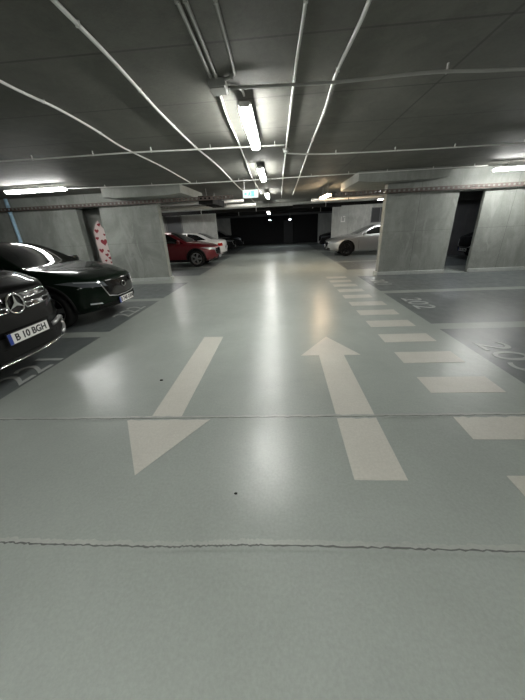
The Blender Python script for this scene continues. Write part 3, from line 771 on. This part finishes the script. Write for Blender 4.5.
# black SUV, nearest on the left
c = Car('suv', SUV, 'paint_black', (1.42, -1.42), .36, bow=(.34, .16), lean=(.07, .06), flare=.02)
outfit(c, 'suv')
c.patch('grille', 'trim_black', 'front', [(-.50, .66), (.50, .66), (.60, .82), (.56, .97), (.44, 1.0), (-.44, 1.0), (-.56, .97), (-.60, .82)], off=.006)
for zz in (.945, .852):
    for sg in (-1, 1):
        P = [(sg * .11, zz - .028), (sg * .50, zz - .020), (sg * .53, zz), (sg * .51, zz + .022), (sg * .11, zz + .018)]
        c.line('grille_slat', 'chrome', 'front', P + [P[0]], .008, .018)
        c.patch('slat_inlay', 'gloss_black', 'front', P if sg > 0 else P[::-1], off=.012, depth=.01)
l, n_ = c.cast('front', 0, .895); bx = l.x + .03
b = MB(); ring = []
for k_ in range(48):
    t = 2 * math.pi * k_ / 48; ring.append((bx, .098 * math.cos(t), .895 + .098 * math.sin(t)))
b.tube(ring + [ring[0]], .010, 10); em = b.build('emblem', 'chrome', c.root, True)
b = MB(); P = []
for k_ in range(6):
    t = R(90 + 60 * k_); rr = .094 if k_ % 2 == 0 else .020; P.append((rr * math.cos(t), rr * math.sin(t)))
b.prism(P, -.004, .010, lambda u, v, h: (bx + h, u, .895 + v)); b.build('three_pointed_star', 'chrome', em)
MB().lathe([(.096, bx - .022), (.096, bx - .010)], 32, 'x').build('emblem_disc', 'gloss_black', em, loc=(0, 0, .895))
c.patch('bumper_trim', 'trim_black', 'front', [(-.62, .40), (.62, .40), (.66, .50), (.62, .60), (-.62, .60), (-.66, .50)], off=.005)
c.line('chrome_strip', 'chrome', 'front', [(-.62, .36), (-.5, .345), (.5, .345), (.62, .36)], .008, .012)
for sg in (-1, 1):
    P = [(sg * .36, .56), (sg * .60, .575), (sg * .70, .54), (sg * .71, .47), (sg * .64, .42), (sg * .52, .40)]
    c.line('bumper_accent', 'silver', 'front', P, .026, .012)
    c.patch('fog_recess', 'trim_black', 'front', [(sg * .42, .45), (sg * .62, .45), (sg * .66, .53), (sg * .42, .53)], off=.008)
c.plate('front', .585, 'B 10 BGH')
for v in ('left', 'right'): c.line('roof_rail', 'silver', 'top', [(.1, .56 if v == 'left' else -.56), (-1.5, .53 if v == 'left' else -.53)], .014, .03)
c.place(-2.71 - 2.33, 2.685, 0, 'black SUV in the nearest left bay, star emblem and plate B 10 BGH')

# dark green crossover in the second bay
g_ = Car('hatchback_car', CROSS, 'paint_green', (1.32, -1.32), .345, bow=(.36, .16), lean=(.10, .06))
outfit(g_, 'cross', front_txt='B 748 GRM')
b = MB(); lx = g_.cast('front', 0, .64)[0].x + .02
ring = [(lx, .06 * math.cos(t), .64 + .045 * math.sin(t)) for t in [2 * math.pi * k_ / 32 for k_ in range(33)]]
b.tube(ring, .006, 8); b.build('emblem', 'chrome', g_.root, True)
g_.mirrored('fog_light', 'lamp_lens_bright', 'front', [(.56, .385), (.72, .40), (.72, .425), (.58, .41)], off=.008, step=.03)
g_.mirrored('headlight_strip', 'lamp_lens_bright', 'front', [(.50, .735), (.76, .775), (.76, .79), (.50, .75)], off=.012, step=.03)
g_.place(-3.02 - 2.2, 5.28, 0, 'dark green car in the left bay beside the black SUV')

# red crossover
r_ = Car('crossover_car', CROSS, 'paint_red', (1.32, -1.32), .345, bow=(.36, .16), lean=(.08, .06))
outfit(r_, 'cross', rim='rim', front_txt='B 21 KLN', bright=True)
r_.place(-2.80 - 2.2, 13.62, 0, 'red crossover car behind the left concrete wall')

# white sedan, tail to the lane
w_ = Car('sedan_car', SEDAN, 'paint_white', (1.42, -1.38), .335, bow=(.34, .22), lean=(.08, .05))
outfit(w_, 'sedan', rear_txt='B 94 TRC')
w_.place(-2.85 - 2.33, 15.8, math.pi, 'white sedan with red tail lights beyond the red car')

# grey coupe
k_ = Car('coupe_car', SEDAN, 'paint_grey', (1.42, -1.38), .345, bow=(.36, .2), lean=(.06, .05))
outfit(k_, 'sedan', rim='rim_dark', bright=True, front_txt='B 55 VAN')
k_.place(2.32 + 2.33, 15.52, math.pi, 'metallic grey coupe behind the right concrete wall')

# dark cars far away: copies of one
d_ = Car('dark_car', CROSS, 'paint_dark', (1.32, -1.32), .345, bow=(.36, .16), lean=(.10, .06))
outfit(d_, 'cross', rim='rim', front_txt='B 30 DMC')
d_.place(-3.05 - 2.2, 20.4, 0, 'black car beyond the white sedan on the left')
for x, y_, rz, lb in [(-2.95 - 2.2, 24.0, 0, 'black car at the left of the unlit far end'),
                      (2.62 + 2.2, 20.3, math.pi, 'black car beyond the grey coupe on the right'),
                      (6.9 + 2.2, 11.65, math.pi, 'dark car with a pale plate seen through the right doorway')]:
    t = copy_tree(d_.root); t.location = (x, y_, 0); t.rotation_euler.z = rz; tag(t, lb, 'car')
